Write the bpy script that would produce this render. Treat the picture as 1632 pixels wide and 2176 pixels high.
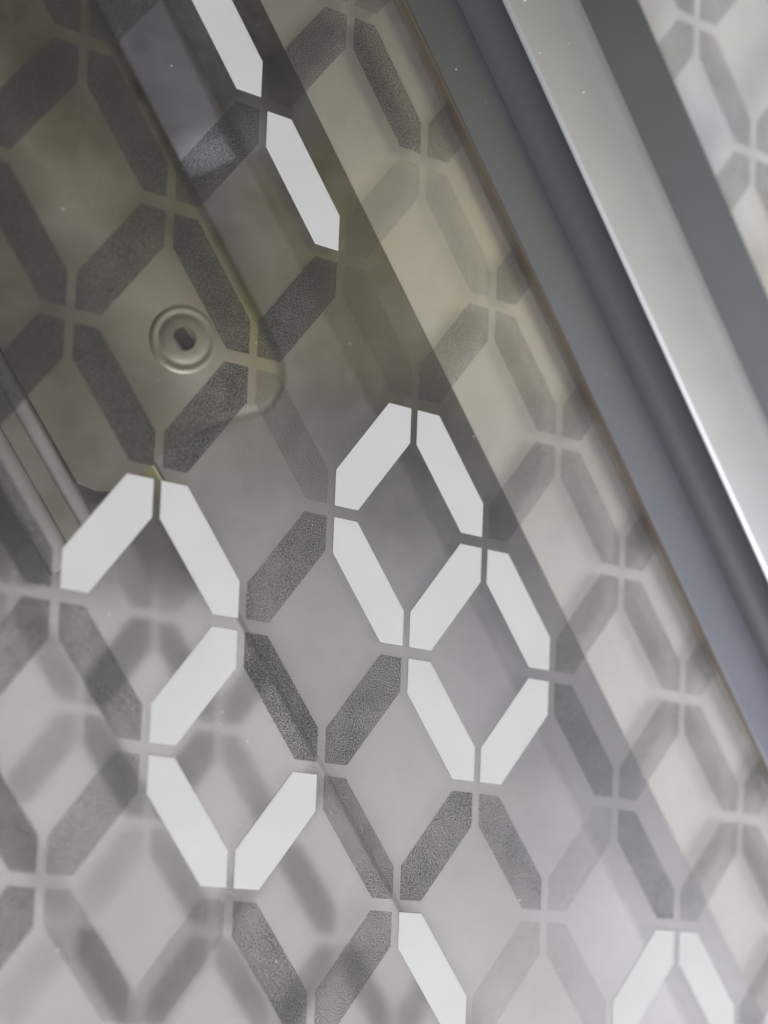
import bpy, bmesh, math, random
from mathutils import Vector, Matrix

for o in list(bpy.data.objects):
    bpy.data.objects.remove(o, do_unlink=True)
scene = bpy.context.scene
C = scene.collection

# ------------------------------------------------------------------ camera
# The glazing stands in the plane y = 0 (viewer at -y, z up); metres.
cam_d = bpy.data.cameras.new("camera")
cam = bpy.data.objects.new("camera", cam_d)
C.objects.link(cam)
rt = Vector((0.9187251542, -0.3930557978, 0.0380950240))
dn = Vector((0.0538485441, 0.0291267699, -0.9981242235))
fw = Vector((0.3912089280, 0.9190531928, 0.0479249786))
m = Matrix((rt, -dn, -fw)).transposed().to_4x4()
m.translation = Vector((-0.0711934765, -0.1919024882, -0.0097180014))
cam.matrix_world = m
cam_d.sensor_fit = 'VERTICAL'
cam_d.sensor_height = 36.0
cam_d.lens = 36.0 * 2.4 / 2.176
cam_d.clip_start = 0.01
cam_d.clip_end = 20.0
cam_d.dof.use_dof = True
cam_d.dof.focus_distance = 0.2065
cam_d.dof.aperture_fstop = 5.2
cam_d.dof.aperture_blades = 0
scene.camera = cam

# ------------------------------------------------------------------ light
world = bpy.data.worlds.new("World")
scene.world = world
world.use_nodes = True
world.node_tree.nodes["Background"].inputs[0].default_value = (1.0, 0.95, 0.90, 1)
world.node_tree.nodes["Background"].inputs[1].default_value = 0.04


def area(name, loc, target, sx, sy, power, col):
    d = bpy.data.lights.new(name, 'AREA')
    d.shape = 'RECTANGLE'
    d.size, d.size_y = sx, sy
    d.energy = power
    d.color = col
    o = bpy.data.objects.new(name, d)
    o.location = loc
    o.rotation_euler = (Vector(target) - Vector(loc)).to_track_quat('-Z', 'Y').to_euler()
    C.objects.link(o)
    return o


area("low_softbox", (0.60, -0.95, -0.45), (0.02, 0, 0), 1.6, 1.04, 5.0, (1.0, 0.975, 0.995))
area("warm_lamp", (0.47, -1.00, 0.33), (0.02, 0, 0.03), 0.42, 0.28, 0.40, (0.98, 0.88, 0.34))
area("added_right_fill", (1.10, -0.85, 0.30), (0.08, 0, 0.04), 0.80, 0.60, 0.85, (0.96, 0.98, 1.0))  # unseen light added to give the mullion a neutral reflection
area("added_key", (0.05, -0.60, -0.85), (0.02, 0, 0.02), 0.40, 0.40, 11.8, (0.99, 0.99, 1.0))  # unseen light added from below to brighten the white bars

scene.view_settings.view_transform = 'Standard'
scene.view_settings.look = 'None'
scene.view_settings.exposure = 0.16
scene.view_settings.gamma = 1.0
scene.view_settings.use_curve_mapping = False
scene.cycles.transparent_max_bounces = 40
scene.cycles.max_bounces = 8
scene.cycles.glossy_bounces = 4
scene.cycles.sample_clamp_indirect = 4.0

# ------------------------------------------------------------------ frames of reference
S = 0.030                                   # length of one lattice edge
D1 = Vector((0.0158326396, 0, -0.0254819058))   # steep lattice edge (runs with the mullion)
D2 = Vector((0.0158326396, 0, 0.0209064255))    # the other lattice edge
E1 = D1.normalized()                        # u: down along the mullion
E2 = Vector((-E1.z, 0, E1.x))               # w: across the mullion, to the right
MM = 0.001


def P(u, w, y):
    return (E1 * u + E2 * w) * MM + Vector((0, y * MM, 0))


# ------------------------------------------------------------------ materials
def nodes(name):
    mt = bpy.data.materials.new(name)
    mt.use_nodes = True
    nt = mt.node_tree
    for n in list(nt.nodes):
        nt.nodes.remove(n)
    out = nt.nodes.new('ShaderNodeOutputMaterial')
    return mt, nt, out


def math_n(nt, op, a, b=None, clamp=False):
    n = nt.nodes.new('ShaderNodeMath')
    n.operation = op
    n.use_clamp = clamp
    for i, v in enumerate((a, b)):
        if v is None:
            continue
        if isinstance(v, (int, float)):
            n.inputs[i].default_value = v
        else:
            nt.links.new(v, n.inputs[i])
    return n.outputs[0]


def noise(nt, scale, detail=2.0, rough=0.5, vec=None):
    n = nt.nodes.new('ShaderNodeTexNoise')
    n.inputs['Scale'].default_value = scale
    n.inputs['Detail'].default_value = detail
    n.inputs['Roughness'].default_value = rough
    if vec is None:
        g = nt.nodes.new('ShaderNodeNewGeometry')
        vec = g.outputs['Position']
    nt.links.new(vec, n.inputs['Vector'])
    return n.outputs['Fac']


def metal(name, col, rough, var=0.05, metallic=1.0, grain=0.0, mottle=0.08):
    mt, nt, out = nodes(name)
    b = nt.nodes.new('ShaderNodeBsdfPrincipled')
    b.inputs['Metallic'].default_value = metallic
    # gentle mottling of the finish
    f = noise(nt, 90.0, 5.0, 0.6)
    mix = nt.nodes.new('ShaderNodeMix')
    mix.data_type = 'RGBA'
    mix.inputs['A'].default_value = tuple(c * (1 - mottle) for c in col) + (1,)
    mix.inputs['B'].default_value = tuple(min(1, c * (1 + mottle)) for c in col) + (1,)
    nt.links.new(f, mix.inputs['Factor'])
    nt.links.new(mix.outputs['Result'], b.inputs['Base Color'])
    f2 = noise(nt, 40.0, 4.0, 0.6)
    r = math_n(nt, 'ADD', math_n(nt, 'MULTIPLY', math_n(nt, 'SUBTRACT', f2, 0.5), var * 2), rough)
    nt.links.new(r, b.inputs['Roughness'])
    if grain > 0:
        g = noise(nt, 5200.0, 2.0, 0.6)
        bp = nt.nodes.new('ShaderNodeBump')
        bp.inputs['Strength'].default_value = grain
        bp.inputs['Distance'].default_value = 0.00005
        nt.links.new(g, bp.inputs['Height'])
        nt.links.new(bp.outputs['Normal'], b.inputs['Normal'])
    nt.links.new(b.outputs[0], out.inputs['Surface'])
    return mt


def plain(name, col, rough, spec=0.5, mottle=0.06, scale=400.0):
    mt, nt, out = nodes(name)
    b = nt.nodes.new('ShaderNodeBsdfPrincipled')
    f = noise(nt, scale, 4.0, 0.6)
    mix = nt.nodes.new('ShaderNodeMix')
    mix.data_type = 'RGBA'
    mix.inputs['A'].default_value = tuple(c * (1 - mottle) for c in col) + (1,)
    mix.inputs['B'].default_value = tuple(min(1, c * (1 + mottle)) for c in col) + (1,)
    nt.links.new(f, mix.inputs['Factor'])
    nt.links.new(mix.outputs['Result'], b.inputs['Base Color'])
    b.inputs['Roughness'].default_value = rough
    b.inputs['Specular IOR Level'].default_value = spec
    nt.links.new(b.outputs[0], out.inputs['Surface'])
    return mt


def glass_mat():
    mt, nt, out = nodes("clear_glass")
    tr = nt.nodes.new('ShaderNodeBsdfTransparent')
    tr.inputs[0].default_value = (0.978, 0.974, 0.976, 1)
    gl = nt.nodes.new('ShaderNodeBsdfGlossy')
    gl.inputs['Roughness'].default_value = 0.16
    lw = nt.nodes.new('ShaderNodeLayerWeight')       # Schlick reflectance, alike on both faces of the sheet
    lw.inputs['Blend'].default_value = 0.5
    fac = math_n(nt, 'ADD', 0.04, math_n(nt, 'MULTIPLY', math_n(nt, 'POWER', lw.outputs['Facing'], 5.0), 0.9))
    mx = nt.nodes.new('ShaderNodeMixShader')
    nt.links.new(fac, mx.inputs[0])
    nt.links.new(tr.outputs[0], mx.inputs[1])
    nt.links.new(gl.outputs[0], mx.inputs[2])
    # thin uneven film of grime on the glass, raised to paint a pale veil of light
    film = noise(nt, 70.0, 6.0, 0.68)
    speck = noise(nt, 900.0, 3.0, 0.7)
    amt = math_n(nt, 'MULTIPLY', math_n(nt, 'SUBTRACT', film, 0.33), math_n(nt, 'ADD', 0.08, math_n(nt, 'MULTIPLY', speck, 0.20)), True)
    df = nt.nodes.new('ShaderNodeBsdfDiffuse')
    df.inputs['Color'].default_value = (0.62, 0.60, 0.57, 1)
    mf = nt.nodes.new('ShaderNodeMixShader')
    nt.links.new(amt, mf.inputs[0])
    nt.links.new(mx.outputs[0], mf.inputs[1])
    nt.links.new(df.outputs[0], mf.inputs[2])
    nt.links.new(mf.outputs[0], out.inputs['Surface'])
    return mt


def dots_mat():
    """stochastic halftone: dark ink dots on clear glass; the dot radius of each bar is the
    red channel of its object colour, the amount of unevenness the green one"""
    mt, nt, out = nodes("halftone_ink")
    g = nt.nodes.new('ShaderNodeNewGeometry')
    sp = nt.nodes.new('ShaderNodeSeparateXYZ')
    nt.links.new(g.outputs['Position'], sp.inputs[0])
    cb = nt.nodes.new('ShaderNodeCombineXYZ')
    nt.links.new(sp.outputs[0], cb.inputs[0])
    nt.links.new(sp.outputs[2], cb.inputs[1])
    v = nt.nodes.new('ShaderNodeTexVoronoi')
    v.voronoi_dimensions = '2D'
    v.feature = 'F1'
    v.inputs['Scale'].default_value = 1.0 / 0.000185
    v.inputs['Randomness'].default_value = 0.85
    nt.links.new(cb.outputs[0], v.inputs['Vector'])
    oi = nt.nodes.new('ShaderNodeObjectInfo')
    sc = nt.nodes.new('ShaderNodeSeparateColor')
    nt.links.new(oi.outputs['Color'], sc.inputs[0])
    low = noise(nt, 110.0, 4.0, 0.65)
    mod = math_n(nt, 'ADD', 1.0, math_n(nt, 'MULTIPLY', math_n(nt, 'SUBTRACT', low, 0.5), sc.outputs[1]))
    rad = math_n(nt, 'MULTIPLY', sc.outputs[0], mod)
    hit = math_n(nt, 'LESS_THAN', v.outputs['Distance'], rad)
    tr = nt.nodes.new('ShaderNodeBsdfTransparent')
    b = nt.nodes.new('ShaderNodeBsdfPrincipled')
    b.inputs['Base Color'].default_value = (0.045, 0.045, 0.047, 1)
    b.inputs['Roughness'].default_value = 0.5
    b.inputs['Specular IOR Level'].default_value = 0.35
    mx = nt.nodes.new('ShaderNodeMixShader')
    nt.links.new(hit, mx.inputs[0])
    nt.links.new(tr.outputs[0], mx.inputs[1])
    nt.links.new(b.outputs[0], mx.inputs[2])
    nt.links.new(mx.outputs[0], out.inputs['Surface'])
    return mt


def white_mat():
    mt, nt, out = nodes("white_ink")
    b = nt.nodes.new('ShaderNodeBsdfPrincipled')
    fine = noise(nt, 5200.0, 2.0, 0.6)
    broad = noise(nt, 45.0, 4.0, 0.6)  # broad tone paints faint reflections and shadows on the bars
    tone = math_n(nt, 'ADD', math_n(nt, 'MULTIPLY', fine, 0.10), math_n(nt, 'MULTIPLY', broad, 0.14))
    val = math_n(nt, 'ADD', 0.78, tone)
    cb = nt.nodes.new('ShaderNodeCombineColor')
    nt.links.new(math_n(nt, 'MULTIPLY', val, 0.985), cb.inputs[0])
    nt.links.new(math_n(nt, 'MULTIPLY', val, 0.990), cb.inputs[1])
    nt.links.new(val, cb.inputs[2])
    nt.links.new(cb.outputs[0], b.inputs['Base Color'])
    b.inputs['Roughness'].default_value = 0.5
    b.inputs['Specular IOR Level'].default_value = 0.35
    tl = nt.nodes.new('ShaderNodeBsdfTranslucent')
    nt.links.new(cb.outputs[0], tl.inputs['Color'])
    mx = nt.nodes.new('ShaderNodeMixShader')
    mx.inputs[0].default_value = 0.46
    nt.links.new(b.outputs[0], mx.inputs[1])
    nt.links.new(tl.outputs[0], mx.inputs[2])
    nt.links.new(mx.outputs[0], out.inputs['Surface'])
    return mt


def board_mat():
    mt, nt, out = nodes("light_tinted_board")
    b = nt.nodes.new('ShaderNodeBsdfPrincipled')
    f = noise(nt, 17.0, 2.0, 0.5)  # noise puts a bluish-to-cream shift of light into the board colour
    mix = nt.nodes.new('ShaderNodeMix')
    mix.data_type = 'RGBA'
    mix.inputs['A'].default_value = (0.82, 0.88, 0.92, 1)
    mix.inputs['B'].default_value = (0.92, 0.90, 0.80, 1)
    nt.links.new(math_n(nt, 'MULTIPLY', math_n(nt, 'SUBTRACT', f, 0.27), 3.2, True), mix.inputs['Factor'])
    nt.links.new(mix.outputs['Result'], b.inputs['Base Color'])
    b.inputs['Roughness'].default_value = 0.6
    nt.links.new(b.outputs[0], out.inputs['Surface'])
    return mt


M_GLASS = glass_mat()
M_DOTS = dots_mat()
M_WHITE = white_mat()
M_SATIN = metal("satin_aluminium", (0.72, 0.735, 0.77), 0.55, 0.03, grain=0.25)
M_FLANGE = metal("grey_anodised_aluminium", (0.28, 0.297, 0.35), 0.48, 0.03, grain=0.2)
M_STRIP = metal("pale_satin_frame", (0.67, 0.667, 0.668), 0.47, 0.03, grain=0.15)
M_LUG = metal("warm_tinted_lug", (0.38, 0.366, 0.318), 0.40, 0.03)  # warm reflected light put into the lug's olive colour
M_RIB = metal("streak_rib_satin", (0.54, 0.54, 0.58), 0.62)
M_RAIL = metal("grey_satin_rail", (0.56, 0.545, 0.56), 0.48)
M_COVE = plain("shaded_cove", (0.075, 0.08, 0.086), 0.55, 0.5)  # dimness of the cover bar's left side put into the colour
M_WALL = metal("dark_anodised", (0.28, 0.28, 0.29), 0.45)
M_PLATE = metal("polished_plate", (0.46, 0.455, 0.46), 0.13, 0.01, mottle=0.04)
M_RECESS = metal("grey_satin_sheet", (0.50, 0.497, 0.505), 0.46, 0.03, grain=0.1)
M_SCREW = metal("plated_steel", (0.47, 0.455, 0.385), 0.48, 0.04)
M_SOCKET = plain("socket_shade", (0.030, 0.032, 0.034), 0.62, 0.35)  # dark colour stands for the shade inside the screw socket
M_BROWN = plain("brown_seal", (0.115, 0.092, 0.068), 0.42, 0.5, 0.2)
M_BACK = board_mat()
M_DUST = plain("pale_dust", (0.75, 0.74, 0.70), 0.8, 0.2)


# ------------------------------------------------------------------ mesh helpers
def obj(name, verts, faces, mat, parent=None, smooth=None):
    me = bpy.data.meshes.new(name)
    me.from_pydata([tuple(v) for v in verts], [], faces)
    bm = bmesh.new()
    bm.from_mesh(me)
    bmesh.ops.recalc_face_normals(bm, faces=bm.faces)
    bm.to_mesh(me)
    bm.free()
    me.materials.append(mat)
    if smooth is not None:
        for p in me.polygons:
            p.use_smooth = True
        me.set_sharp_from_angle(angle=math.radians(smooth))
    o = bpy.data.objects.new(name, me)
    C.objects.link(o)
    if parent:
        o.parent = parent
    return o


def extrude(name, prof, u0, u1, mat, parent=None, smooth=35):
    """closed (w, y) profile in mm, run along the mullion from u0 to u1"""
    n = len(prof)
    vs = [P(u0, w, y) for w, y in prof] + [P(u1, w, y) for w, y in prof]
    fs = [(i, (i + 1) % n, (i + 1) % n + n, i + n) for i in range(n)]
    fs += [tuple(range(n - 1, -1, -1)), tuple(range(n, 2 * n))]
    return obj(name, vs, fs, mat, parent, smooth)


def arc(cx, cy, r, a0, a1, n=8):
    return [(cx + r * math.cos(math.radians(a0 + (a1 - a0) * i / n)),
             cy + r * math.sin(math.radians(a0 + (a1 - a0) * i / n))) for i in range(n + 1)]


def tag(o, label, cat=None, group=None, kind=None):
    o["label"] = label
    if cat:
        o["category"] = cat
    if group:
        o["group"] = group
    if kind:
        o["kind"] = kind
    return o


def empty(name, loc):
    o = bpy.data.objects.new(name, None)
    o.location = loc
    o.empty_display_size = 0.01
    C.objects.link(o)
    return o


def adopt(parent, child):
    child.parent = parent
    child.matrix_parent_inverse = Matrix.Translation(parent.location).inverted()
    return child


U0, U1 = -230.0, 290.0

# ------------------------------------------------------------------ setting: sheets behind the glass
back = extrude("back_panel", [(-190, 42), (44, 42), (44, 44), (-190, 44)], U0, U1, M_RECESS)
back["kind"] = "structure"
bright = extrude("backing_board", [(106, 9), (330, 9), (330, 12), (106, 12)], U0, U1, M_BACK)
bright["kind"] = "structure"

# ------------------------------------------------------------------ inner frame behind the glass edge
inner = empty("inner_frame", P(0, 50, 41))
tag(inner, "pale satin metal inner frame behind the glass beside the grey mullion", "frame")
prof = [(35.0, 3.3), (34.35, 2.5), (34.35, 2.4), (66, 2.4), (66, 3.3)]
adopt(inner, extrude("front_strip", prof, U0, U1, M_STRIP))
adopt(inner, extrude("side_wall", [(34.4, 2.8), (34.8, 2.8), (35.1, 3.35), (66, 3.35), (66, 41.9), (34.4, 41.9)], U0, U1, M_WALL))

# ------------------------------------------------------------------ mounting plate with lug, bevelled edge and screw
plate = empty("mounting_plate", P(-40, 0, 36))
tag(plate, "grey metal mounting plate with rounded lug and screw behind the glass", "plate")


def slab(name, out2d, y0, y1, bev, mat, keep=None):
    bm = bmesh.new()
    f = bm.faces.new([bm.verts.new(P(u, w, y0)) for u, w in out2d])
    r = bmesh.ops.extrude_face_region(bm, geom=[f])
    for v in [g for g in r['geom'] if isinstance(g, bmesh.types.BMVert)]:
        v.co.y = y1 * MM
    bmesh.ops.recalc_face_normals(bm, faces=bm.faces)
    edges = [e for e in bm.edges if all(abs(v.co.y - y0 * MM) < 1e-6 for v in e.verts)
             and (keep is None or all(keep(v.co.dot(E2) / MM) for v in e.verts))]
    bmesh.ops.bevel(bm, geom=edges, offset=bev * MM, segments=5, profile=0.5, affect='EDGES')
    me = bpy.data.meshes.new(name)
    bm.to_mesh(me)
    bm.free()
    me.materials.append(mat)
    for p_ in me.polygons:
        p_.use_smooth = abs(p_.normal.y) < 0.9999      # the broad faces stay truly flat
    me.set_sharp_from_angle(angle=math.radians(38))
    o = bpy.data.objects.new(name, me)
    C.objects.link(o)
    return o


lug2d = [(-230, 16.6), (-34, 17.8), (-30.0, 17.9), (-26.5, 17.3), (-23.6, 15.9), (-21.2, 13.7), (-19.6, 10.9), (-18.8, 8.0),
         (-20.3, 0.0), (-22.3, -9.5), (-22.4, -14.0), (-21.0, -20.0), (-20.0, -24.5), (-20.4, -27.5), (-22.0, -30.0),
         (-25.0, -32.6), (-230, -32.9)]
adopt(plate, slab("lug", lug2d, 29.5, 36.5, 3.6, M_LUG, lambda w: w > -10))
adopt(plate, slab("plate_body", [(-230, -17.0), (290, -17.0), (290, -190), (-230, -190)], 30.0, 36.0, 1.6, M_PLATE))


def lathe(name, prof, c, mat, seg=56, twist=0.0, sm=35):
    vs, fs = [], []
    k = len(prof)
    for i in range(seg):
        a = 2 * math.pi * i / seg + twist
        for r_, h in prof:
            vs.append(c + Vector((math.cos(a) * r_ * MM, -h * MM, math.sin(a) * r_ * MM)))
    for i in range(seg):
        j = (i + 1) % seg
        for q in range(k - 1):
            fs.append((i * k + q, i * k + q + 1, j * k + q + 1, j * k + q))
    return obj(name, vs, fs, mat, None, sm)


sc = P(-40.2, -0.6, 29.5)
screw = lathe("screw", [(6.9, -0.2), (6.8, 0.18), (6.5, 0.36), (6.1, 0.42), (5.7, 0.36), (5.3, 0.26), (5.0, 0.26),
                        (4.6, 0.42), (4.1, 0.55), (3.2, 0.66), (2.35, 0.70)], sc, M_SCREW)
adopt(plate, screw)
socket = lathe("socket", [(2.5, 0.69), (2.3, 0.6), (2.1, 0.06), (0.01, 0.05)], sc, M_SOCKET, 6, 0.3, 20)
diag = Vector((0.62, 0, -0.78))              # the dark recess is longer than it is wide
for v in socket.data.vertices:
    q = v.co - sc
    k = q.dot(diag)
    v.co = v.co + diag * k * 0.45 - (q - diag * k - Vector((0, q.y, 0))) * 0.35
socket.parent = screw

# U-shaped rail fixed on the plate, lower left
rail = empty("channel_rail", P(-60, -38, 30))
tag(rail, "narrow U shaped metal rail lying on the mounting plate at far left", "rail")
def flat_arc(w0, w1, y0, h, n=10):
    return [(w0 + (w1 - w0) * (0.5 - 0.5 * math.cos(math.pi * q / n)), y0 - h * math.sin(math.pi * q / n)) for q in range(n + 1)]


adopt(rail, extrude("rail_lip", flat_arc(-33.0, -36.2, 29.97, 0.9), -200, -12, M_RAIL, None, 60))
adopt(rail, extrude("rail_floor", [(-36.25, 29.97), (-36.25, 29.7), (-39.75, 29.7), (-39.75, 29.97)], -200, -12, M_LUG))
adopt(rail, extrude("rail_lip", flat_arc(-39.8, -45.5, 29.97, 1.1), -200, -12, M_RAIL, None, 60))

# rib added to imitate a reflected streak, on the back panel, above the screw
rib = [(17.5, 41.8), (18.2, 39.6), (19.2, 38.0), (20.4, 37.4), (22.0, 37.6), (25.0, 38.5), (28.0, 39.5), (31.0, 40.5), (33.0, 41.3), (34.6, 41.8)]
bm = bmesh.new()
rows = []
for u, k in [(-230, 1), (-150, 1), (-140, .95), (-130, .85), (-120, .71), (-110, .56), (-100, .41), (-90, .26), (-80, .12), (-70, .02)]:
    rows.append([bm.verts.new(P(u, 27 + (w - 27) * (0.75 + 0.25 * k), 41.8 + (y - 41.8) * k)) for w, y in rib])
for a_, b_ in zip(rows, rows[1:]):
    for q in range(len(rib) - 1):
        bm.faces.new((a_[q], a_[q + 1], b_[q + 1], b_[q]))
bm.faces.new(rows[-1])
bmesh.ops.recalc_face_normals(bm, faces=bm.faces)
me = bpy.data.meshes.new("streak_rib")
bm.to_mesh(me)
bm.free()
me.materials.append(M_RIB)
for p_ in me.polygons:
    p_.use_smooth = True
rb = bpy.data.objects.new("streak_rib", me)
C.objects.link(rb)
tag(rb, "added grey metal rib imitating a reflected streak behind the glass at top, above the lug's screw", "rib")

# ------------------------------------------------------------------ mullion
mul = empty("mullion", P(0, 84, 4))
tag(mul, "satin aluminium mullion with raised cover bar between two glass panes", "mullion")
adopt(mul, extrude("flange", [(59.7, -1.6), (59.8, -1.7), (76.0, -1.7), (76.0, -0.2), (59.7, -0.2)], U0, U1, M_FLANGE))
adopt(mul, extrude("seal_strip", [(59.1, -1.55), (59.1, -0.12), (59.6, -0.1), (59.6, 2.3), (63.5, 2.3), (63.5, -0.15), (59.65, -0.15), (59.65, -1.55)], U0, U1, M_BROWN))
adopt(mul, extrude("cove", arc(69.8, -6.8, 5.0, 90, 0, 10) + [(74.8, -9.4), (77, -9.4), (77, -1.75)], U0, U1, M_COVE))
cov = [(73.6, -9.45), (73.0, -10.1), (73.1, -10.3), (73.6, -10.72), (74.0, -10.8)]
cov += [(80.0, -10.75), (84.0, -10.55), (87.0, -10.1)] + arc(88.4, -7.9, 2.2, -68, 0, 8) + [(90.6, -1.75), (77.2, -1.75), (77.2, -9.45)]
adopt(mul, extrude("cover_bar", cov, U0, U1, M_SATIN))
adopt(mul, extrude("flange", [(90.0, -1.7), (110.3, -1.7), (110.7, -1.3), (110.7, -0.2), (90.0, -0.2)], U0, U1, M_FLANGE))
adopt(mul, extrude("seal_strip", [(106.0, -0.15), (110.0, -0.15), (110.0, 3.4), (106.0, 3.4)], U0, U1, M_BROWN))
adopt(mul, extrude("core", [(66.5, 0.2), (105.5, 0.2), (105.5, 11.5), (66.5, 11.5)], U0, U1, M_FLANGE))

# ------------------------------------------------------------------ glass panes
def pane(name, w0, w1):
    return extrude(name, [(w0, 0.0), (w1, 0.0), (w1, 2.0), (w0, 2.0)], U0, U1, M_GLASS, None, None)


pane_a = pane("glass_pane", -180.0, 59.55)
tag(pane_a, "large clear glass pane printed with white and dotted diamond bars left of the mullion", "glass pane")
pane_b = pane("glass_pane", 110.05, 320.0)
tag(pane_b, "blurred clear glass pane with grey diamond bars right of the mullion", "glass pane")


# ------------------------------------------------------------------ printed bars
def clip(poly, nx, nz, d):
    """keep the part of a 2-D polygon where nx*x + nz*z >= d"""
    out = []
    for i in range(len(poly)):
        a, b = poly[i], poly[(i + 1) % len(poly)]
        da, db = nx * a[0] + nz * a[1] - d, nx * b[0] + nz * b[1] - d
        if da >= 0:
            out.append(a)
        if (da >= 0) != (db >= 0):
            t = da / (da - db)
            out.append((a[0] + (b[0] - a[0]) * t, a[1] + (b[1] - a[1]) * t))
    return out


HV = (D1 + D2).normalized()          # the slanting gap through a node; the other gap is vertical


def bar_outline(kind, hw, gv, gh):
    d = D1 if kind == 1 else D2
    e = d.normalized()
    n = (-e.z, e.x)
    L = d.length
    hw, gv, gh = hw * MM, gv * MM, gh * MM
    poly = [(e.x * a + n[0] * b, e.z * a + n[1] * b) for a, b in ((-.01, -hw), (L + .01, -hw), (L + .01, hw), (-.01, hw))]
    hn = (-HV.z, HV.x)               # normal of the slanting gap, pointing up
    sg = 1 if kind == 2 else -1      # d2 climbs, d1 falls
    poly = clip(poly, 1, 0, gv)
    poly = clip(poly, sg * hn[0], sg * hn[1], gh)
    ex, ez = d.x, d.z
    poly = clip(poly, -1, 0, -ex + gv)
    poly = clip(poly, -sg * hn[0], -sg * hn[1], -(sg * (hn[0] * ex + hn[1] * ez)) + gh)
    return poly


def sheet_mesh(name, poly, mat):
    me = bpy.data.meshes.new(name)
    me.from_pydata([(x, 0, z) for x, z in poly], [], [tuple(range(len(poly)))])
    me.materials.append(mat)
    return me


def slab_mesh(name, poly, mat, t):
    n = len(poly)
    vs = [(x, 0, z) for x, z in poly] + [(x, -t, z) for x, z in poly]
    fs = [tuple(range(n)), tuple(range(2 * n - 1, n - 1, -1))] + [(i, i + n, (i + 1) % n + n, (i + 1) % n) for i in range(n)]
    me = bpy.data.meshes.new(name)
    me.from_pydata(vs, [], fs)
    bm_ = bmesh.new()
    bm_.from_mesh(me)
    bmesh.ops.recalc_face_normals(bm_, faces=bm_.faces)
    bm_.to_mesh(me)
    bm_.free()
    me.materials.append(mat)
    return me


ME_DOT = {1: sheet_mesh("dotted_bar", bar_outline(1, 3.20, 0.74, 1.12), M_DOTS),
          2: sheet_mesh("dotted_bar", bar_outline(2, 3.80, 0.74, 1.12), M_DOTS)}
ME_WHITE = {1: slab_mesh("white_bar", bar_outline(1, 3.45, 0.66, 1.05), M_WHITE, 0.00008),
            2: slab_mesh("white_bar", bar_outline(2, 3.98, 0.66, 1.05), M_WHITE, 0.00008)}


def ring_mesh(name, outer, inner, mat):
    n = len(outer)
    me = bpy.data.meshes.new(name)
    me.from_pydata([(x, 0, z) for x, z in outer + inner], [], [(i, (i + 1) % n, (i + 1) % n + n, i + n) for i in range(n)])
    me.materials.append(mat)
    return me


ME_FRINGE = {1: ring_mesh("ink_fringe", bar_outline(1, 3.54, 0.57, 0.96), bar_outline(1, 3.0, 1.0, 1.4), M_DOTS),
             2: ring_mesh("ink_fringe", bar_outline(2, 4.07, 0.57, 0.96), bar_outline(2, 3.5, 1.0, 1.4), M_DOTS)}

WHITE = {(1, 0, 1), (1, 1, 1), (2, 2, -2), (1, 2, -1), (2, 3, -2), (1, 3, -2), (2, 4, -2), (2, 3, 0), (1, 3, 1),
         (1, 3, 0), (2, 4, 0), (1, 4, 1), (1, 4, 0), (2, 5, 0), (1, 5, -1), (2, 7, 0), (1, 7, 1)}
# coverage of the halftone on bars that differ from their neighbours
COVER = {(1, 2, 0): 0.24, (2, 4, -3): 0.24, (2, 3, -1): 0.40, (1, 4, -2): 0.46, (2, 5, -2): 0.42,
         (1, 4, -1): 0.42, (2, 4, -1): 0.46, (1, 3, -1): 0.54, (2, 5, -1): 0.46, (1, 5, 0): 0.36,
         (2, 6, 0): 0.14, (1, 6, 0): 0.13, (2, 6, -1): 0.15, (1, 2, 1): 0.15, (1, 5, 1): 0.34, (1, 6, 1): 0.34,
         (2, 3, -3): 0.36, (1, 3, -3): 0.27, (2, 2, 1): 0.17, (2, 1, 1): 0.42, (1, 1, 2): 0.42, (1, 2, 2): 0.15,
         (2, 4, -4): 0.2, (1, 2, -2): 0.45, (2, 2, -3): 0.42, (1, 2, -3): 0.48}


def project(p):
    d = p - m.translation
    z = d.dot(fw)
    return d.dot(rt) / z, d.dot(dn) / z, z


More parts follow.
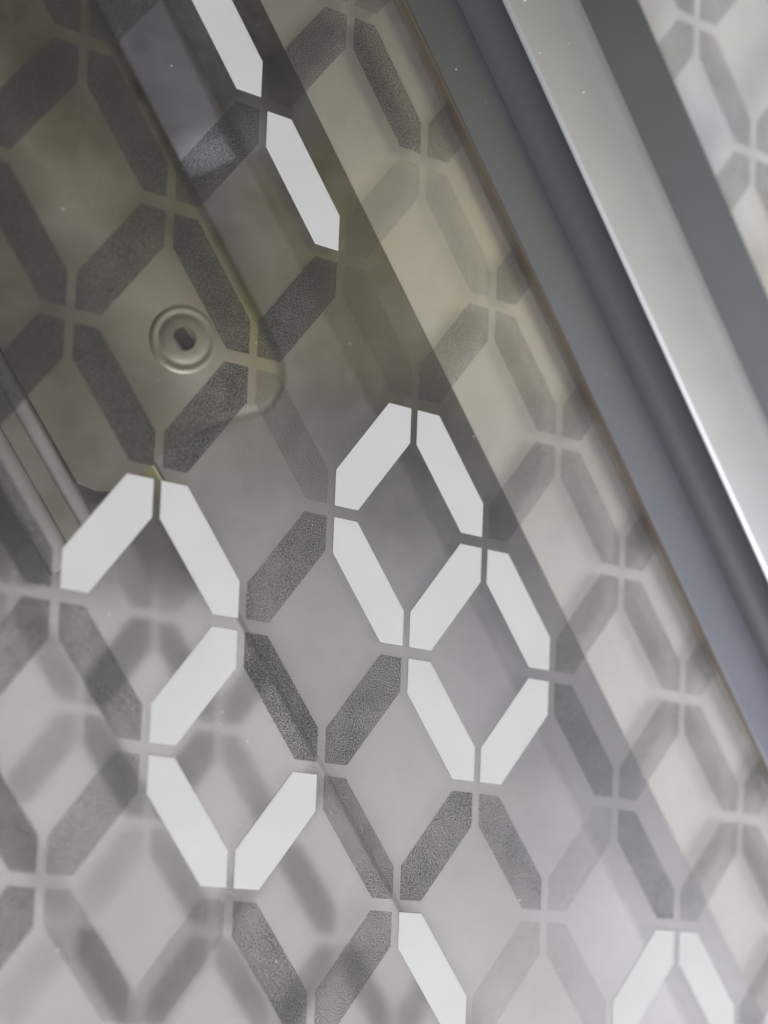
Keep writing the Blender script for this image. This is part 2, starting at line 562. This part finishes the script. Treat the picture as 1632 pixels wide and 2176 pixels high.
random.seed(5)
n_white = n_dot = 0
for i in range(-4, 12):
    for j in range(-6, 10):
        for kind in (1, 2):
            base = D1 * (i - 3) + D2 * j
            d = D1 if kind == 1 else D2
            mid = base + d * 0.5
            ax, ay, z = project(mid)
            if z < 0.05 or abs(ax) > 0.34 + 0.16 or abs(ay) > 0.453 + 0.16:
                continue
            wa = [(base + d * t).dot(E2) / MM for t in (0.1, 0.9)]
            if max(wa) < 62.5 and j <= 2:
                par = pane_a
            elif min(wa) > 106 and j >= 4:
                par = pane_b
            elif j == 2 and kind == 2:
                par = pane_a
            elif j == 4 and kind == 2:
                par = pane_b
            else:
                continue
            shift = Vector((0.0, 0, 0))
            if par is pane_b:
                shift = D1 * -0.10 + D2 * 0.06
            me, y = ME_DOT[kind], -0.00004
            white = (kind, i, j) in WHITE
            if white:
                o = bpy.data.objects.new("white_bar", ME_WHITE[kind])
                y = -0.00012
                n_white += 1
            else:
                o = bpy.data.objects.new("dotted_bar", me)
                n_dot += 1
            o.location = base + shift + Vector((0, y, 0))
            C.objects.link(o)
            o.parent = par
            wmid = mid.dot(E2) / MM
            cov_ = COVER.get((kind, i, j))
            if cov_ is None:
                cov_ = 0.52 if wmid < 20 else 0.27
                cov_ *= random.uniform(0.9, 1.1)
                if wmid > 100:
                    cov_ = 0.30
            rad = math.sqrt(-math.log(1 - cov_) / math.pi)
            o.color = (rad, 0.8, 0, 1)
            if white:
                fr = bpy.data.objects.new("ink_fringe", ME_FRINGE[kind])
                fr.location = (0, 0.00008, 0)
                fr.color = (0.36, 0.6, 0, 1)
                C.objects.link(fr)
                fr.parent = o

# a d2 bar that runs in under the flange ends at the seal (trim what pokes past the glass edge)
for o in list(pane_a.children) + list(pane_b.children):
    ws = [(o.location + Vector(v.co)).dot(E2) / MM for v in o.data.vertices]
    lim = None
    if o.parent is pane_a and max(ws) > 59.5:
        nx, nz, dd = -E2.x, -E2.z, -59.5 * MM
    elif o.parent is pane_b and min(ws) < 110.1:
        nx, nz, dd = E2.x, E2.z, 110.1 * MM
    else:
        continue
    poly = [(v.co.x + o.location.x, v.co.z + o.location.z) for v in o.data.vertices]
    poly = clip(poly, nx, nz, dd)
    if len(poly) < 3:
        bpy.data.objects.remove(o, do_unlink=True)
        continue
    o.data = sheet_mesh("dotted_bar", [(x - o.location.x, z - o.location.z) for x, z in poly], M_DOTS)

# ------------------------------------------------------------------ dust on the glass
random.seed(11)
vs, fs = [], []
for k in range(1000):
    u, w = random.uniform(-130, 170), random.uniform(-95, 57)
    rr = 0.045 * math.exp(random.gauss(0, 0.5))
    c = P(u, w, -0.13)
    if k > 850:                                # some lies on the mullion
        if k % 3:
            c = P(u, random.uniform(75, 83), -10.84)
        else:
            c = P(u, random.uniform(61, 68), -1.74)
        rr *= 1.5
    n = 6
    st = len(vs)
    for q in range(n):
        a = 2 * math.pi * q / n
        rq = rr * random.uniform(0.7, 1.3) * MM
        vs.append(c + Vector((math.cos(a) * rq, 0, math.sin(a) * rq)))
    vs.append(c + Vector((0, -rr * 0.7 * MM, 0)))
    vs.append(c + Vector((0, rr * 0.4 * MM, 0)))
    for q in range(n):
        fs.append((st + q, st + (q + 1) % n, st + n))
        fs.append((st + (q + 1) % n, st + q, st + n + 1))
dust = obj("dust_specks", vs, fs, M_DUST)
tag(dust, "tiny pale dust specks scattered over the glass and the mullion", "dust", None, "stuff")
